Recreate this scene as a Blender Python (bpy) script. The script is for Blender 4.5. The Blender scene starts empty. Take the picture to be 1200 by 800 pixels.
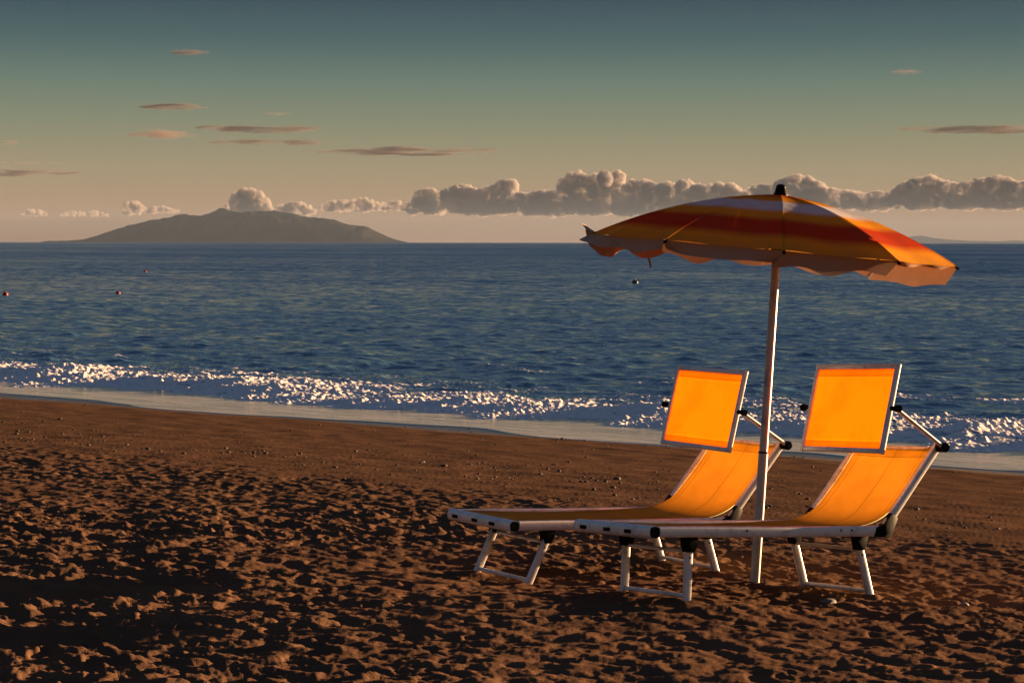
import bpy, bmesh, math, random
import numpy as np
from mathutils import Vector, Matrix, Euler

random.seed(7)
SC = bpy.context.scene
COL = SC.collection
PI = math.pi

# ------------------------------------------------------------------ palette / light levels
EXPO = 2.6                      # dusk exposure (stops)
KEXP = 2 ** EXPO
SUN_AZ = math.radians(55)       # clockwise from +Y (view direction) towards +X
SUN_EL = math.radians(2.2)
SHORE = np.array([0.607, 0.795])   # horizontal direction from the beach to the sea
SLOPE = 0.0647
CAMZ = 3.0
F_PX = 2333.0


def lin(c):
    return tuple(((v / 255) / 12.92 if v / 255 <= 0.04045 else ((v / 255 + 0.055) / 1.055) ** 2.4) for v in c)


# ------------------------------------------------------------------ helpers: tags, objects
def tag(o, label=None, cat=None, group=None, kind=None):
    if label: o['label'] = label
    if cat: o['category'] = cat
    if group: o['group'] = group
    if kind: o['kind'] = kind
    return o


def empty(name, loc=(0, 0, 0), rot=(0, 0, 0)):
    o = bpy.data.objects.new(name, None)
    o.empty_display_size = 0.2
    COL.objects.link(o)
    o.location = loc
    o.rotation_euler = rot
    return o


def obj(name, bm, mat, parent=None, smooth=True, angle=40):
    me = bpy.data.meshes.new(name)
    bmesh.ops.recalc_face_normals(bm, faces=bm.faces[:])
    bm.to_mesh(me)
    bm.free()
    if smooth:
        me.shade_smooth()
        me.set_sharp_from_angle(angle=math.radians(angle))
    me.materials.append(mat)
    o = bpy.data.objects.new(name, me)
    COL.objects.link(o)
    if parent is not None:
        o.parent = parent
    return o


def np_mesh(name, V, F, mat, attrs=None, smooth=True):
    me = bpy.data.meshes.new(name)
    V = np.asarray(V, np.float32)
    F = np.asarray(F, np.int32)
    me.vertices.add(len(V))
    me.vertices.foreach_set('co', V.ravel())
    k = F.shape[1]
    me.loops.add(F.size)
    me.loops.foreach_set('vertex_index', F.ravel())
    me.polygons.add(len(F))
    me.polygons.foreach_set('loop_start', np.arange(len(F), dtype=np.int32) * k)
    me.update(calc_edges=True)
    if smooth:
        me.shade_smooth()
    for n, a in (attrs or {}).items():
        at = me.attributes.new(n, 'FLOAT', 'POINT')
        at.data.foreach_set('value', np.asarray(a, np.float32).ravel())
    me.materials.append(mat)
    o = bpy.data.objects.new(name, me)
    COL.objects.link(o)
    return o


def rrect(w, h, r, n=4):
    pts = []
    for cx, cy, a0 in ((w / 2 - r, h / 2 - r, 0), (-w / 2 + r, h / 2 - r, 90), (-w / 2 + r, -h / 2 + r, 180), (w / 2 - r, -h / 2 + r, 270)):
        for i in range(n + 1):
            a = math.radians(a0 + 90 * i / n)
            pts.append((cx + r * math.cos(a), cy + r * math.sin(a)))
    return pts


def circ(r, n=16):
    return [(r * math.cos(2 * PI * i / n), r * math.sin(2 * PI * i / n)) for i in range(n)]


def sweep(bm, path, prof, side=(0, 1, 0), scales=None):
    """sweep a closed 2-D profile (x along 'side', y along the other normal) along a path"""
    path = [Vector(p) for p in path]
    side = Vector(side)
    rings = []
    for i, p in enumerate(path):
        a = path[max(i - 1, 0)]
        b = path[min(i + 1, len(path) - 1)]
        t = (b - a).normalized()
        s = (side - t * side.dot(t)).normalized()
        u = t.cross(s)
        k = scales[i] if scales else 1.0
        rings.append([bm.verts.new(p + s * x * k + u * y * k) for x, y in prof])
    n = len(prof)
    for i in range(len(rings) - 1):
        for j in range(n):
            bm.faces.new((rings[i][j], rings[i][(j + 1) % n], rings[i + 1][(j + 1) % n], rings[i + 1][j]))
    bm.faces.new(rings[0][::-1])
    bm.faces.new(rings[-1])


def tube(bm, p0, p1, r, n=14, r2=None):
    d = (Vector(p1) - Vector(p0)).normalized()
    side = Vector((0, 1, 0)) if abs(d.y) < .9 else Vector((1, 0, 0))
    sweep(bm, [p0, p1], circ(1, n), side, [r, r if r2 is None else r2])


def prism(bm, poly, y0, y1, bev=0.0):
    a = [bm.verts.new((x, y0, z)) for x, z in poly]
    b = [bm.verts.new((x, y1, z)) for x, z in poly]
    n = len(poly)
    fs = [bm.faces.new(a), bm.faces.new(b[::-1])]
    for i in range(n):
        fs.append(bm.faces.new((a[i], b[i], b[(i + 1) % n], a[(i + 1) % n])))
    if bev:
        es = {e for f in fs for e in f.edges}
        bmesh.ops.bevel(bm, geom=list(es), offset=bev, segments=2, affect='EDGES', profile=0.5)


def box(bm, lo, hi, bev=0.0):
    prism(bm, [(lo[0], lo[2]), (hi[0], lo[2]), (hi[0], hi[2]), (lo[0], hi[2])], lo[1], hi[1], bev)


def lathe(bm, prof, n=20, org=(0, 0, 0)):
    rings = []
    for r, z in prof:
        rings.append([bm.verts.new((org[0] + r * math.cos(2 * PI * i / n), org[1] + r * math.sin(2 * PI * i / n), org[2] + z)) for i in range(n)])
    for a, b in zip(rings, rings[1:]):
        for j in range(n):
            bm.faces.new((a[j], a[(j + 1) % n], b[(j + 1) % n], b[j]))
    bm.faces.new(rings[0][::-1])
    bm.faces.new(rings[-1])


# ------------------------------------------------------------------ helpers: materials
class NT:
    def __init__(self, name):
        self.m = bpy.data.materials.new(name)
        self.m.use_nodes = True
        self.t = self.m.node_tree
        self.t.nodes.clear()
        self.out = self.t.nodes.new('ShaderNodeOutputMaterial')

    def n(self, typ, ins=None, **kw):
        nd = self.t.nodes.new(typ)
        for k, v in kw.items():
            setattr(nd, k, v)
        for k, v in (ins or {}).items():
            self.set(nd, k, v)
        return nd

    def set(self, nd, k, v):
        s = nd.inputs[k]
        if isinstance(v, bpy.types.NodeSocket):
            self.t.links.new(v, s)
        elif isinstance(v, (tuple, list)) and len(v) == 3 and s.type == 'RGBA':
            s.default_value = (*v, 1)
        else:
            s.default_value = v

    def noise(self, vec, scale, detail=3, rough=.55, **kw):
        return self.n('ShaderNodeTexNoise', {'Vector': vec, 'Scale': scale, 'Detail': detail, 'Roughness': rough}, **kw)

    def ramp(self, fac, stops, interp='LINEAR'):
        r = self.n('ShaderNodeValToRGB', {'Fac': fac})
        cr = r.color_ramp
        cr.interpolation = interp
        while len(cr.elements) < len(stops):
            cr.elements.new(.5)
        for e, (p, c) in zip(cr.elements, stops):
            e.position = p
            e.color = (*c, 1) if len(c) == 3 else c
        return r.outputs['Color']

    def math(self, op, a, b=0.0, c=0.0, clamp=False):
        nd = self.n('ShaderNodeMath', {0: a, 1: b, 2: c}, operation=op, use_clamp=clamp)
        return nd.outputs[0]

    def maprange(self, v, a, b, c=0.0, d=1.0, smooth=False):
        nd = self.n('ShaderNodeMapRange', {'Value': v, 'From Min': a, 'From Max': b, 'To Min': c, 'To Max': d})
        if smooth:
            nd.interpolation_type = 'SMOOTHSTEP'
        return nd.outputs[0]

    def mix(self, fac, a, b):
        nd = self.n('ShaderNodeMix', data_type='RGBA')
        self.set(nd, 0, fac)
        self.set(nd, 6, a)
        self.set(nd, 7, b)
        return nd.outputs[2]

    def attr(self, name):
        return self.n('ShaderNodeAttribute', attribute_name=name).outputs['Fac']

    def done(self, sh, vol=None):
        if sh is not None:
            self.t.links.new(sh, self.out.inputs['Surface'])
        if vol is not None:
            self.t.links.new(vol, self.out.inputs['Volume'])
        return self.m


def geo_pos(N):
    return N.n('ShaderNodeNewGeometry').outputs['Position']


def mat_plain(name, col, rough=.5, metal=0.0, var=.15, scale=30, bump=.0, spec=.3):
    N = NT(name)
    co = N.n('ShaderNodeTexCoord').outputs['Object']
    nz = N.noise(co, scale, 4).outputs['Fac']
    c = N.mix(N.maprange(nz, .35, .75), col, tuple(v * (1 - var) for v in col))
    p = N.n('ShaderNodeBsdfPrincipled', {'Base Color': c, 'Roughness': rough, 'Metallic': metal, 'Specular IOR Level': spec})
    if bump:
        b = N.n('ShaderNodeBump', {'Height': nz, 'Strength': bump, 'Distance': .002})
        N.set(p, 'Normal', b.outputs[0])
    return N.done(p.outputs[0])


def mat_metal(name, col, rough=.38):
    """worn, sun-bleached aluminium: scuffs, grey stains, sand dust"""
    N = NT(name)
    co = N.n('ShaderNodeTexCoord').outputs['Object']
    st = N.noise(co, 9, 5, .65).outputs['Fac']
    sc = N.noise(N.n('ShaderNodeMapping', {'Vector': co, 'Scale': (12, 60, 60)}).outputs[0], 3, 4).outputs['Fac']
    c = N.mix(N.maprange(st, .5, .72), col, tuple(v * .55 for v in col))
    c = N.mix(N.maprange(sc, .62, .75, 0, .6), c, (.16, .12, .09))
    p = N.n('ShaderNodeBsdfPrincipled', {'Base Color': c, 'Roughness': N.maprange(st, .3, .8, rough - .08, rough + .2), 'Metallic': .3})
    b = N.n('ShaderNodeBump', {'Height': sc, 'Strength': .15, 'Distance': .001})
    N.set(p, 'Normal', b.outputs[0])
    return N.done(p.outputs[0])


def mat_fabric(name, col, tcol, trans=.55, seams=()):
    """woven sling cloth that lets the low sun through; seams = y positions of stitched lines"""
    N = NT(name)
    co = N.n('ShaderNodeTexCoord').outputs['Object']
    sep = N.n('ShaderNodeSeparateXYZ', {0: co})
    dirt = N.noise(co, 4.5, 5, .6).outputs['Fac']
    fine = N.noise(co, 260, 2).outputs['Fac']
    dark = N.math('ADD', N.maprange(dirt, .42, .78, 0, .32), N.maprange(fine, .3, .7, 0, .10))
    for y in seams:
        d = N.math('ABSOLUTE', N.math('SUBTRACT', sep.outputs[1], y))
        dark = N.math('ADD', dark, N.maprange(d, .0015, .005, .5, 0))
    dark = N.math('MINIMUM', dark, .8)
    c1 = N.mix(dark, col, tuple(v * .25 for v in col))
    c2 = N.mix(dark, tcol, tuple(v * .2 for v in tcol))
    bh = N.noise(co, 420, 1).outputs['Fac']
    wr = N.noise(N.n('ShaderNodeMapping', {'Vector': co, 'Scale': (2.5, 8, 2.5)}).outputs[0], 1.5, 3).outputs['Fac']
    b1 = N.n('ShaderNodeBump', {'Height': wr, 'Strength': .25, 'Distance': .02})
    b = N.n('ShaderNodeBump', {'Height': bh, 'Strength': .25, 'Distance': .001, 'Normal': b1.outputs[0]})
    d = N.n('ShaderNodeBsdfDiffuse', {'Color': c1, 'Normal': b.outputs[0]})
    t = N.n('ShaderNodeBsdfTranslucent', {'Color': c2, 'Normal': b1.outputs[0]})
    m = N.n('ShaderNodeMixShader', {0: trans, 1: d.outputs[0], 2: t.outputs[0]})
    return N.done(m.outputs[0])


# ------------------------------------------------------------------ band-limited random fields (tileable)
def field(n, res, lam, bw=.5, seed=0, direction=None, spread=2.0):
    rng = np.random.default_rng(seed)
    w = np.fft.rfft2(rng.standard_normal((n, n)))
    ky = np.fft.fftfreq(n, res)[:, None]
    kx = np.fft.rfftfreq(n, res)[None, :]
    k = np.hypot(kx, ky)
    k[0, 0] = 1e-9
    S = np.exp(-.5 * (np.log(k * lam) / bw) ** 2) / k
    if direction is not None:
        c = np.abs((kx * direction[0] + ky * direction[1]) / k)
        S = S * (c ** spread + .03)
    S[0, 0] = 0
    f = np.fft.irfft2(w * S, (n, n))
    return ((f - f.mean()) / f.std()).astype(np.float32)


def sample(f, res, x, y):
    n = f.shape[0]
    u = x / res
    v = y / res
    i = np.floor(u).astype(np.int64)
    j = np.floor(v).astype(np.int64)
    a = u - i
    b = v - j
    i0 = i % n; i1 = (i + 1) % n; j0 = j % n; j1 = (j + 1) % n
    return (f[j0, i0] * (1 - a) + f[j0, i1] * a) * (1 - b) + (f[j1, i0] * (1 - a) + f[j1, i1] * a) * b


def sstep(x, a, b):
    t = np.clip((x - a) / (b - a), 0, 1)
    return t * t * (3 - 2 * t)


# ------------------------------------------------------------------ beach relief
NR, RES = 2048, 0.01
NOISE_M = field(512, .05, 1.3, .5, 12)
NOISE_L = field(512, .25, 6.0, .6, 11)        # large, 128 m tile


def trampled():
    h = .010 * field(NR, RES, .60, .45, 1)
    r = field(NR, RES, .29, .35, 2)
    h += .0085 * (r - .35 * np.abs(r))
    h += .0030 * field(NR, RES, .14, .4, 3)
    rng = np.random.default_rng(5)
    for i in range(3000):
        cx, cy = rng.uniform(0, NR, 2)
        L = rng.uniform(.09, .16) / RES
        W = rng.uniform(.045, .085) / RES
        d = rng.uniform(.012, .030)
        a = rng.uniform(0, PI)
        R = int(L * 1.7)
        jj, ii = np.mgrid[-R:R + 1, -R:R + 1]
        u = (ii * math.cos(a) + jj * math.sin(a)) / L
        v = (-ii * math.sin(a) + jj * math.cos(a)) / W * (1 + .25 * u)
        q = np.hypot(u, v)
        q = q + .18 * np.sin(3 * np.arctan2(v, u) + rng.uniform(0, 6))
        m = 1 - sstep(q, .75, 1.05)
        rim = np.exp(-((q - 1.18) / .17) ** 2) * (1 + .7 * np.sin(np.arctan2(v, u) + rng.uniform(0, 6)))
        ys = (int(cy) + jj) % NR
        xs = (int(cx) + ii) % NR
        loc = h[ys, xs]
        h[ys, xs] = loc * (1 - .75 * m) - d * m * (1 - .35 * u) + .20 * d * rim
    # slumped dry sand: no spikes finer than a few centimetres
    k2 = np.fft.fftfreq(NR, RES)[:, None] ** 2 + np.fft.rfftfreq(NR, RES)[None, :] ** 2
    h = np.fft.irfft2(np.fft.rfft2(h) * np.exp(-k2 * .034 ** 2 * 2.2), (NR, NR))
    h = h + .0010 * field(NR, RES, .05, .4, 6)
    return h.astype(np.float32)


ROUGH = trampled()
MICRO = field(NR, RES, .045, .5, 8)
SMOOTHN = field(NR, RES, .9, .6, 9)


def shore_s(x, y):
    return SHORE[0] * x + SHORE[1] * y


def beach_base(x, y):
    s = shore_s(x, y)
    z = SLOPE * (25.7 - s)
    z = np.where(s < 3, SLOPE * 22.7 + .35 * SLOPE * (3 - np.maximum(s, -40)), z)
    # the swash terrace is nearly level, then the bottom drops away
    z = np.where(s > 23.6, .1359 - .028 * (s - 23.6), z)
    z = np.where(s > 28.5, -.0013 - .05 * (np.minimum(s, 120) - 28.5), z)
    return z


def beach_raw(x, y):
    s = shore_s(x, y)
    nl = sample(NOISE_L, .25, x, y)
    mr = 1 - sstep(s + .45 * nl + .25 * sample(SMOOTHN, RES, x, y), 12.7, 14.2)
    amp = mr * (.82 + .22 * nl.clip(-1.5, 1.5))
    far = 1 - .6 * sstep(np.hypot(x, y), 60, 120)
    z = beach_base(x, y) + far * (ROUGH_AT(x, y) * amp + (1 - mr) * (1 - sstep(s, 22.6, 23.5)) * (.0035 * sample(SMOOTHN, RES, x, y) + .0014 * sample(MICRO, RES, x, y) * sstep(-s, -22, -17)))
    return z, mr


def ROUGH_AT(x, y):
    return sample(ROUGH, RES, x * 1.7, y * 1.7) * .74 + sample(NOISE_M, .05, x, y) * .008 + .0022 * sample(MICRO, RES, x, y)


# ------------------------------------------------------------------ the two loungers: fitted pose data
W, L, X1, X2, LB, LA, LH, WH, WL, DROP = .62, 1.6319, .2788, 1.5033, .6317, .4387, .5203, .661, .5247, .0748
QA = (-.1723, 11.5575, -1.6152, .6153, .0652, 0, .8644, 2.6675, 1.3656, .0013, -.133, .3846, .1106, .3511)
QB = (.5426, 10.338, -1.4888, .6032, .0774, -.0601, .8439, 2.6472, 1.3405, -.002, -.0048, .4013, .1068, .3984)


def lounger_matrix(q):
    return Matrix.Translation((q[0], q[1], q[2] + CAMZ)) @ Euler((q[5], q[4], q[3]), 'XYZ').to_matrix().to_4x4()


FEET = []
for q in (QA, QB):
    M = lounger_matrix(q)
    for x, sp, H in ((X1, q[10], q[11]), (X2, q[12], q[13])):
        for s in (1, -1):
            FEET.append(M @ Vector((x + sp, s * WL / 2, -H)))
POLE0 = Vector((1.415, 11.52, 1.005))
AP = Vector((1.5596, 11.6, 3.2798))
pins = [(p.x, p.y, p.z + .028) for p in FEET] + [(POLE0.x, POLE0.y, 1.01)]
PX = np.array([p[0] for p in pins]); PY = np.array([p[1] for p in pins]); PZ = np.array([p[2] for p in pins])
SIG = .38
KM = np.exp(-((PX[:, None] - PX) ** 2 + (PY[:, None] - PY) ** 2) / (2 * SIG ** 2))
WT = np.linalg.solve(KM + .02 * np.eye(len(PX)), PZ - beach_raw(PX, PY)[0])


def beach_z(x, y):
    z, mr = beach_raw(x, y)
    for px, py, w in zip(PX, PY, WT):
        z = z + w * np.exp(-((x - px) ** 2 + (y - py) ** 2) / (2 * SIG ** 2))
    # sand heaped a little round each leg and the pole
    for px, py in zip(PX, PY):
        d2 = (x - px) ** 2 + (y - py) ** 2
        z = z + .018 * np.exp(-d2 / (2 * .07 ** 2))
    return z, mr


def ground_z(x, y):
    return float(beach_z(np.array([x]), np.array([y]))[0][0])


# ------------------------------------------------------------------ materials
def mat_beach():
    N = NT('dark_beach_sand')
    pos = geo_pos(N)
    wet = N.attr('wet')
    n1 = N.noise(pos, 1.3, 5, .6).outputs['Fac']
    n2 = N.noise(pos, 90, 3, .7).outputs['Fac']
    n3 = N.n('ShaderNodeTexVoronoi', {'Vector': pos, 'Scale': 55}).outputs['Distance']
    c = N.mix(N.maprange(n1, .3, .7), (.142, .079, .047), (.086, .050, .033))
    c = N.mix(N.maprange(n2, .55, .75, 0, .65), c, (.040, .027, .021))
    c = N.mix(N.maprange(n2, .3, .22, 0, .5), c, (.18, .12, .08))
    cw = N.mix(N.maprange(n2, .4, .7), (.045, .026, .016), (.022, .014, .010))
    c = N.mix(wet, c, cw)
    p = N.n('ShaderNodeBsdfPrincipled', {'Base Color': c, 'Roughness': N.maprange(wet, 0, 1, .9, .32), 'Specular IOR Level': N.maprange(wet, 0, 1, .0, .5)})
    b1 = N.n('ShaderNodeBump', {'Height': n2, 'Strength': N.maprange(wet, 0, 1, .7, .12), 'Distance': .008})
    b2 = N.n('ShaderNodeBump', {'Height': n3, 'Strength': N.maprange(wet, 0, 1, .25, .05), 'Distance': .004, 'Normal': b1.outputs[0]})
    N.set(p, 'Normal', b2.outputs[0])
    return N.done(p.outputs[0])


def mat_sea():
    N = NT('sea_water')
    pos = geo_pos(N)
    foam = N.attr('foam')
    film = N.attr('film')
    # unresolved wavelets: a random tilt of the normal from world-space noise, stretched along the crests
    rot = N.n('ShaderNodeVectorRotate', {'Vector': pos, 'Angle': math.atan2(SHORE[0], SHORE[1])}, rotation_type='Z_AXIS').outputs[0]
    tot = None
    for sc, st, amp in ((.9, (1, 2.2, 1), .40), (3.4, (1, 1.8, 1), .26), (9.0, (1, 1.6, 1), .14), (.12, (1, 2.6, 1), .10), (.012, (.6, 1.6, 1), .14)):
        mp = N.n('ShaderNodeMapping', {'Vector': rot, 'Scale': st}).outputs[0]
        col = N.noise(mp, sc, 3, .6).outputs['Color']
        v = N.n('ShaderNodeVectorMath', {0: col, 1: (.5, .5, .5)}, operation='SUBTRACT').outputs[0]
        v = N.n('ShaderNodeVectorMath', {0: v, 1: (amp, amp, 0)}, operation='MULTIPLY').outputs[0]
        tot = v if tot is None else N.n('ShaderNodeVectorMath', {0: tot, 1: v}, operation='ADD').outputs[0]
    k = N.n('ShaderNodeVectorMath', {0: tot}, operation='SCALE')
    N.set(k, 'Scale', N.math('MULTIPLY', N.maprange(film, 0, 1, 1.0, .12), N.maprange(N.n('ShaderNodeSeparateXYZ', {0: pos}).outputs[1], 40, 160, 1.25, 2.2)))
    # wind waves lean towards the beach: their steep fronts face the shore
    lean = N.n('ShaderNodeVectorMath', {0: (-SHORE[0] * .16, -SHORE[1] * .16, 0)}, operation='SCALE')
    N.set(lean, 'Scale', N.math('MULTIPLY', N.maprange(film, 0, 1, 1, 0), N.maprange(N.n('ShaderNodeSeparateXYZ', {0: pos}).outputs[1], 40, 220, .0, 1.25)))
    nrm = N.n('ShaderNodeVectorMath', {0: N.n('ShaderNodeNewGeometry').outputs['Normal'], 1: k.outputs[0]}, operation='ADD').outputs[0]
    nrm = N.n('ShaderNodeVectorMath', {0: nrm, 1: lean.outputs[0]}, operation='ADD').outputs[0]
    nrm = N.n('ShaderNodeVectorMath', {0: nrm}, operation='NORMALIZE').outputs[0]
    base = N.mix(film, (.060, .165, .245), (.045, .034, .028))
    water = N.n('ShaderNodeBsdfPrincipled', {'Base Color': base, 'Roughness': N.maprange(film, 0, 1, .12, .16), 'IOR': 1.333, 'Normal': nrm})
    # foam: lacy threshold of the mask
    f1 = N.noise(pos, 5.5, 6, .68).outputs['Fac']
    f2 = N.n('ShaderNodeTexVoronoi', {'Vector': pos, 'Scale': 7}, feature='DISTANCE_TO_EDGE').outputs['Distance']
    thr = N.math('ADD', N.math('MULTIPLY', f1, .8), N.maprange(f2, 0, .12, 0, .25))
    streak = N.noise(N.n('ShaderNodeMapping', {'Vector': rot, 'Scale': (.35, 2.6, 1)}).outputs[0], 1.6, 5, .65).outputs['Fac']
    mask = N.maprange(N.math('SUBTRACT', N.math('MULTIPLY', foam, 1.2), thr), -.14, .14)
    mask = N.math('MAXIMUM', mask, N.math('MULTIPLY', film, N.maprange(streak, .38, .68, .10, .42)))
    fb = N.noise(pos, 24, 5, .75).outputs['Fac']
    bmp = N.n('ShaderNodeBump', {'Height': fb, 'Strength': .6, 'Distance': .04})
    fd = N.n('ShaderNodeBsdfPrincipled', {'Base Color': (.86, .80, .78), 'Roughness': .8, 'Normal': bmp.outputs[0]})
    m = N.n('ShaderNodeMixShader', {0: mask, 1: water.outputs[0], 2: fd.outputs[0]})
    return N.done(m.outputs[0])


M_BEACH = mat_beach()
M_SEA = mat_sea()
M_METAL = mat_metal('worn_aluminium', (.66, .64, .64))
M_POLE = mat_metal('pole_aluminium', (.46, .43, .40), .42)
M_BLACK = mat_plain('black_plastic', (.006, .0055, .0055), .6, bump=.2, spec=.04)
M_SLING = mat_fabric('orange_sling', (.55, .42, .075), (.38, .128, .004), .5, seams=(-.245, .245, -.03))
M_SHADE = mat_fabric('orange_shade', (.75, .28, .014), (.66, .118, .001), .55)
M_HEM = mat_fabric('orange_hem', (.6, .26, .02), (1.0, .97, .55), .8)


# ------------------------------------------------------------------ beach mesh: one sheet
def build_beach():
    h = 2.0
    v = np.concatenate([np.linspace(470, 174, 760)])
    y = [CAMZ * 0 + 0.0] * 0
    # distance rows: equal steps in the angle below the horizon over the sloping sand
    ys = 1.78 * F_PX / (v + 74)          # rough inverse for spacing only
    ys = np.interp(np.linspace(0, 1, 760), np.linspace(0, 1, len(ys)), ys)
    lo, hi = 5.6, 46.0
    ys = lo + (ys - ys[0]) / (ys[-1] - ys[0]) * (hi - lo)
    back = -np.geomspace(.3, 60, 16)[::-1] + 5.6
    fwd = 46 + np.geomspace(1, 260, 20)
    Y = np.concatenate([back, ys, fwd])
    wid = np.maximum(Y, 5.6)
    core = np.linspace(-.36, .36, 860)
    out = .36 + np.geomspace(.004, 30, 26)
    U = np.concatenate([-out[::-1], core, out])
    wid = np.minimum(wid, 60)
    X = wid[:, None] * U[None, :]
    YY = np.repeat(Y[:, None], len(U), 1)
    z, mr = beach_z(X.ravel(), YY.ravel())
    s = shore_s(X.ravel(), YY.ravel())
    nl = sample(NOISE_L, .25, X.ravel() + 30, YY.ravel())
    wet = sstep(s + .25 * nl, 23.0, 23.7)
    nv, nu = X.shape
    idx = np.arange(nv * nu).reshape(nv, nu)
    Fc = np.stack([idx[:-1, :-1], idx[:-1, 1:], idx[1:, 1:], idx[1:, :-1]], -1).reshape(-1, 4)
    o = np_mesh('beach', np.stack([X.ravel(), YY.ravel(), z], 1), Fc, M_BEACH, {'wet': wet})
    tag(o, 'dark brown sand beach, trampled near the loungers and smooth near the water', 'beach', kind='structure')


# ------------------------------------------------------------------ sea mesh: one sheet from the swash to the horizon
WD = -SHORE
SW1 = field(1024, .0625, 5.0, .55, 21, SHORE, 3)
SW2 = field(1024, .0227, 1.15, .55, 22, (.45, .89), 1.5)
SW3 = field(1024, .11, 11.0, .5, 23, SHORE, 5)
SW4 = field(1024, .0157, .62, .5, 27, (.7, .7), 1.2)
SW5 = field(1024, .031, 1.15, .5, 28, (.5, .85), 1.2)
FB1 = field(1024, .02, .55, .5, 24)
FB2 = field(1024, .02, .16, .5, 25)
FL1 = field(512, .12, 4.0, .6, 26)


def build_sea():
    v = np.linspace(300, 9, 840)
    ys = CAMZ * F_PX / v
    far = np.geomspace(CAMZ * F_PX / 8.6, 60000, 40)
    Y = np.concatenate([[12, 18, 21], ys, far])
    core = np.linspace(-.36, .36, 900)
    out = .36 + np.geomspace(.01, 6, 22)
    U = np.concatenate([-out[::-1], core, out])
    X = (Y[:, None] * U[None, :])
    YY = np.repeat(Y[:, None], len(U), 1)
    x = X.ravel().astype(np.float64); y = YY.ravel()
    s = shore_s(x, y)
    al = SHORE[1] * x - SHORE[0] * y          # along the shore
    d = np.hypot(x, y)
    # lazily curved lines of the swash and the breaker
    n1 = sample(FL1, .12, al * .55, s * 0 + 3.0)
    n2 = sample(FL1, .12, al * 1.3, s * 0 + 17.0)
    n3 = sample(FL1, .12, al * 3.0, s * 0 + 29.0)
    edge = 23.8 + .24 * n1 + .10 * n2
    front = 26.55 + .35 * n2 + .20 * n3
    crest = front + 1.5 + .25 * n1
    sea = sstep(s, 26.5, 33.0)
    h1 = sample(SW1, .0625, x, y)
    h2 = sample(SW2, .0227, x, y)
    h3 = sample(SW3, .11, x, y)
    h4 = sample(SW4, .0157, x, y)
    h5 = sample(SW5, .031, x, y)
    w = .0075 * h4 * sstep(-d, -90, -40) + .0095 * (h5 + .22 * (h5 * h5 - 1)) * sstep(-d, -260, -90) + (.2 + .8 * sstep(d, 50, 200)) * .030 * h3 * sstep(-d, -900, -300) + (.2 + .8 * sstep(d, 50, 160)) * .016 * (h1 + .28 * (h1 * h1 - 1)) * sstep(-d, -420, -120) + .013 * (h2 + .2 * (h2 * h2 - 1)) * sstep(-d, -170, -60)
    w = w * (.25 + .75 * sea)
    # small breaker: steep towards the beach, long back
    q = s - crest
    hb = (.055 + .022 * n2 + .03 * n3) * (.35 + .65 * sstep(-al, -6, 12))
    br = hb * np.where(q < 0, np.exp(-(q / .65) ** 2), np.exp(-(q / 1.7) ** 2))
    # a second low swell further out
    q2 = s - (crest + 7.5 + n2 * 1.1)
    br2 = (.03 + .02 * n1) * np.where(q2 < 0, np.exp(-(q2 / .9) ** 2), np.exp(-(q2 / 2.6) ** 2))
    z = .05 + w + br + br2
    bz = beach_base(x, y)
    # the swash film rides up over the sand
    filmz = bz + .010
    t = sstep(s, front - .35, front + .4)
    z = np.maximum(z * t + filmz * (1 - t), filmz - .004)
    z = np.where(s < edge, bz - .10 * sstep(-s, -edge + .1, -edge + .6) + .010 - .03 * sstep(-s, -edge, -edge + .15), z)
    film = 1 - sstep(s, front - .3, front + .25)
    # foam
    fb = sample(FB1, .02, x, y)
    fc = sample(FB2, .02, x, y)
    fl = sample(FL1, .12, x * 1.0, y * 1.0)
    foam = sstep(s, front - .12, front + .12) * (1 - .55 * sstep(s, crest + 1.5 + .8 * fl, crest + 3.5 + .8 * fl)) * (1 - sstep(s, crest + 4.0 + 1.2 * fl, crest + 7.5 + 1.2 * fl))
    foam = foam * (.92 + .16 * fb + .10 * fl) * (.74 + .26 * np.exp(-((q + .3) / 1.8) ** 2))
    foam = np.maximum(foam, .62 * np.exp(-((s - front) / .16) ** 2))
    foam = foam + .33 * np.exp(-(q2 / 1.0) ** 2) * sstep(fl, .2, 1.2)
    foam = np.clip(foam, 0, 1)
    z = z + foam * (1 - film) * (.012 * np.abs(fb) + .020 * fc) * sstep(-d, -90, -50)
    nv, nu = X.shape
    idx = np.arange(nv * nu).reshape(nv, nu)
    Fc = np.stack([idx[:-1, :-1], idx[:-1, 1:], idx[1:, 1:], idx[1:, :-1]], -1).reshape(-1, 4)
    o = np_mesh('sea', np.stack([x, y, z], 1), Fc, M_SEA, {'foam': foam, 'film': film})
    tag(o, 'dark blue evening sea with a low breaking wave and white foam', 'sea', kind='structure')


build_beach()
build_sea()


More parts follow.
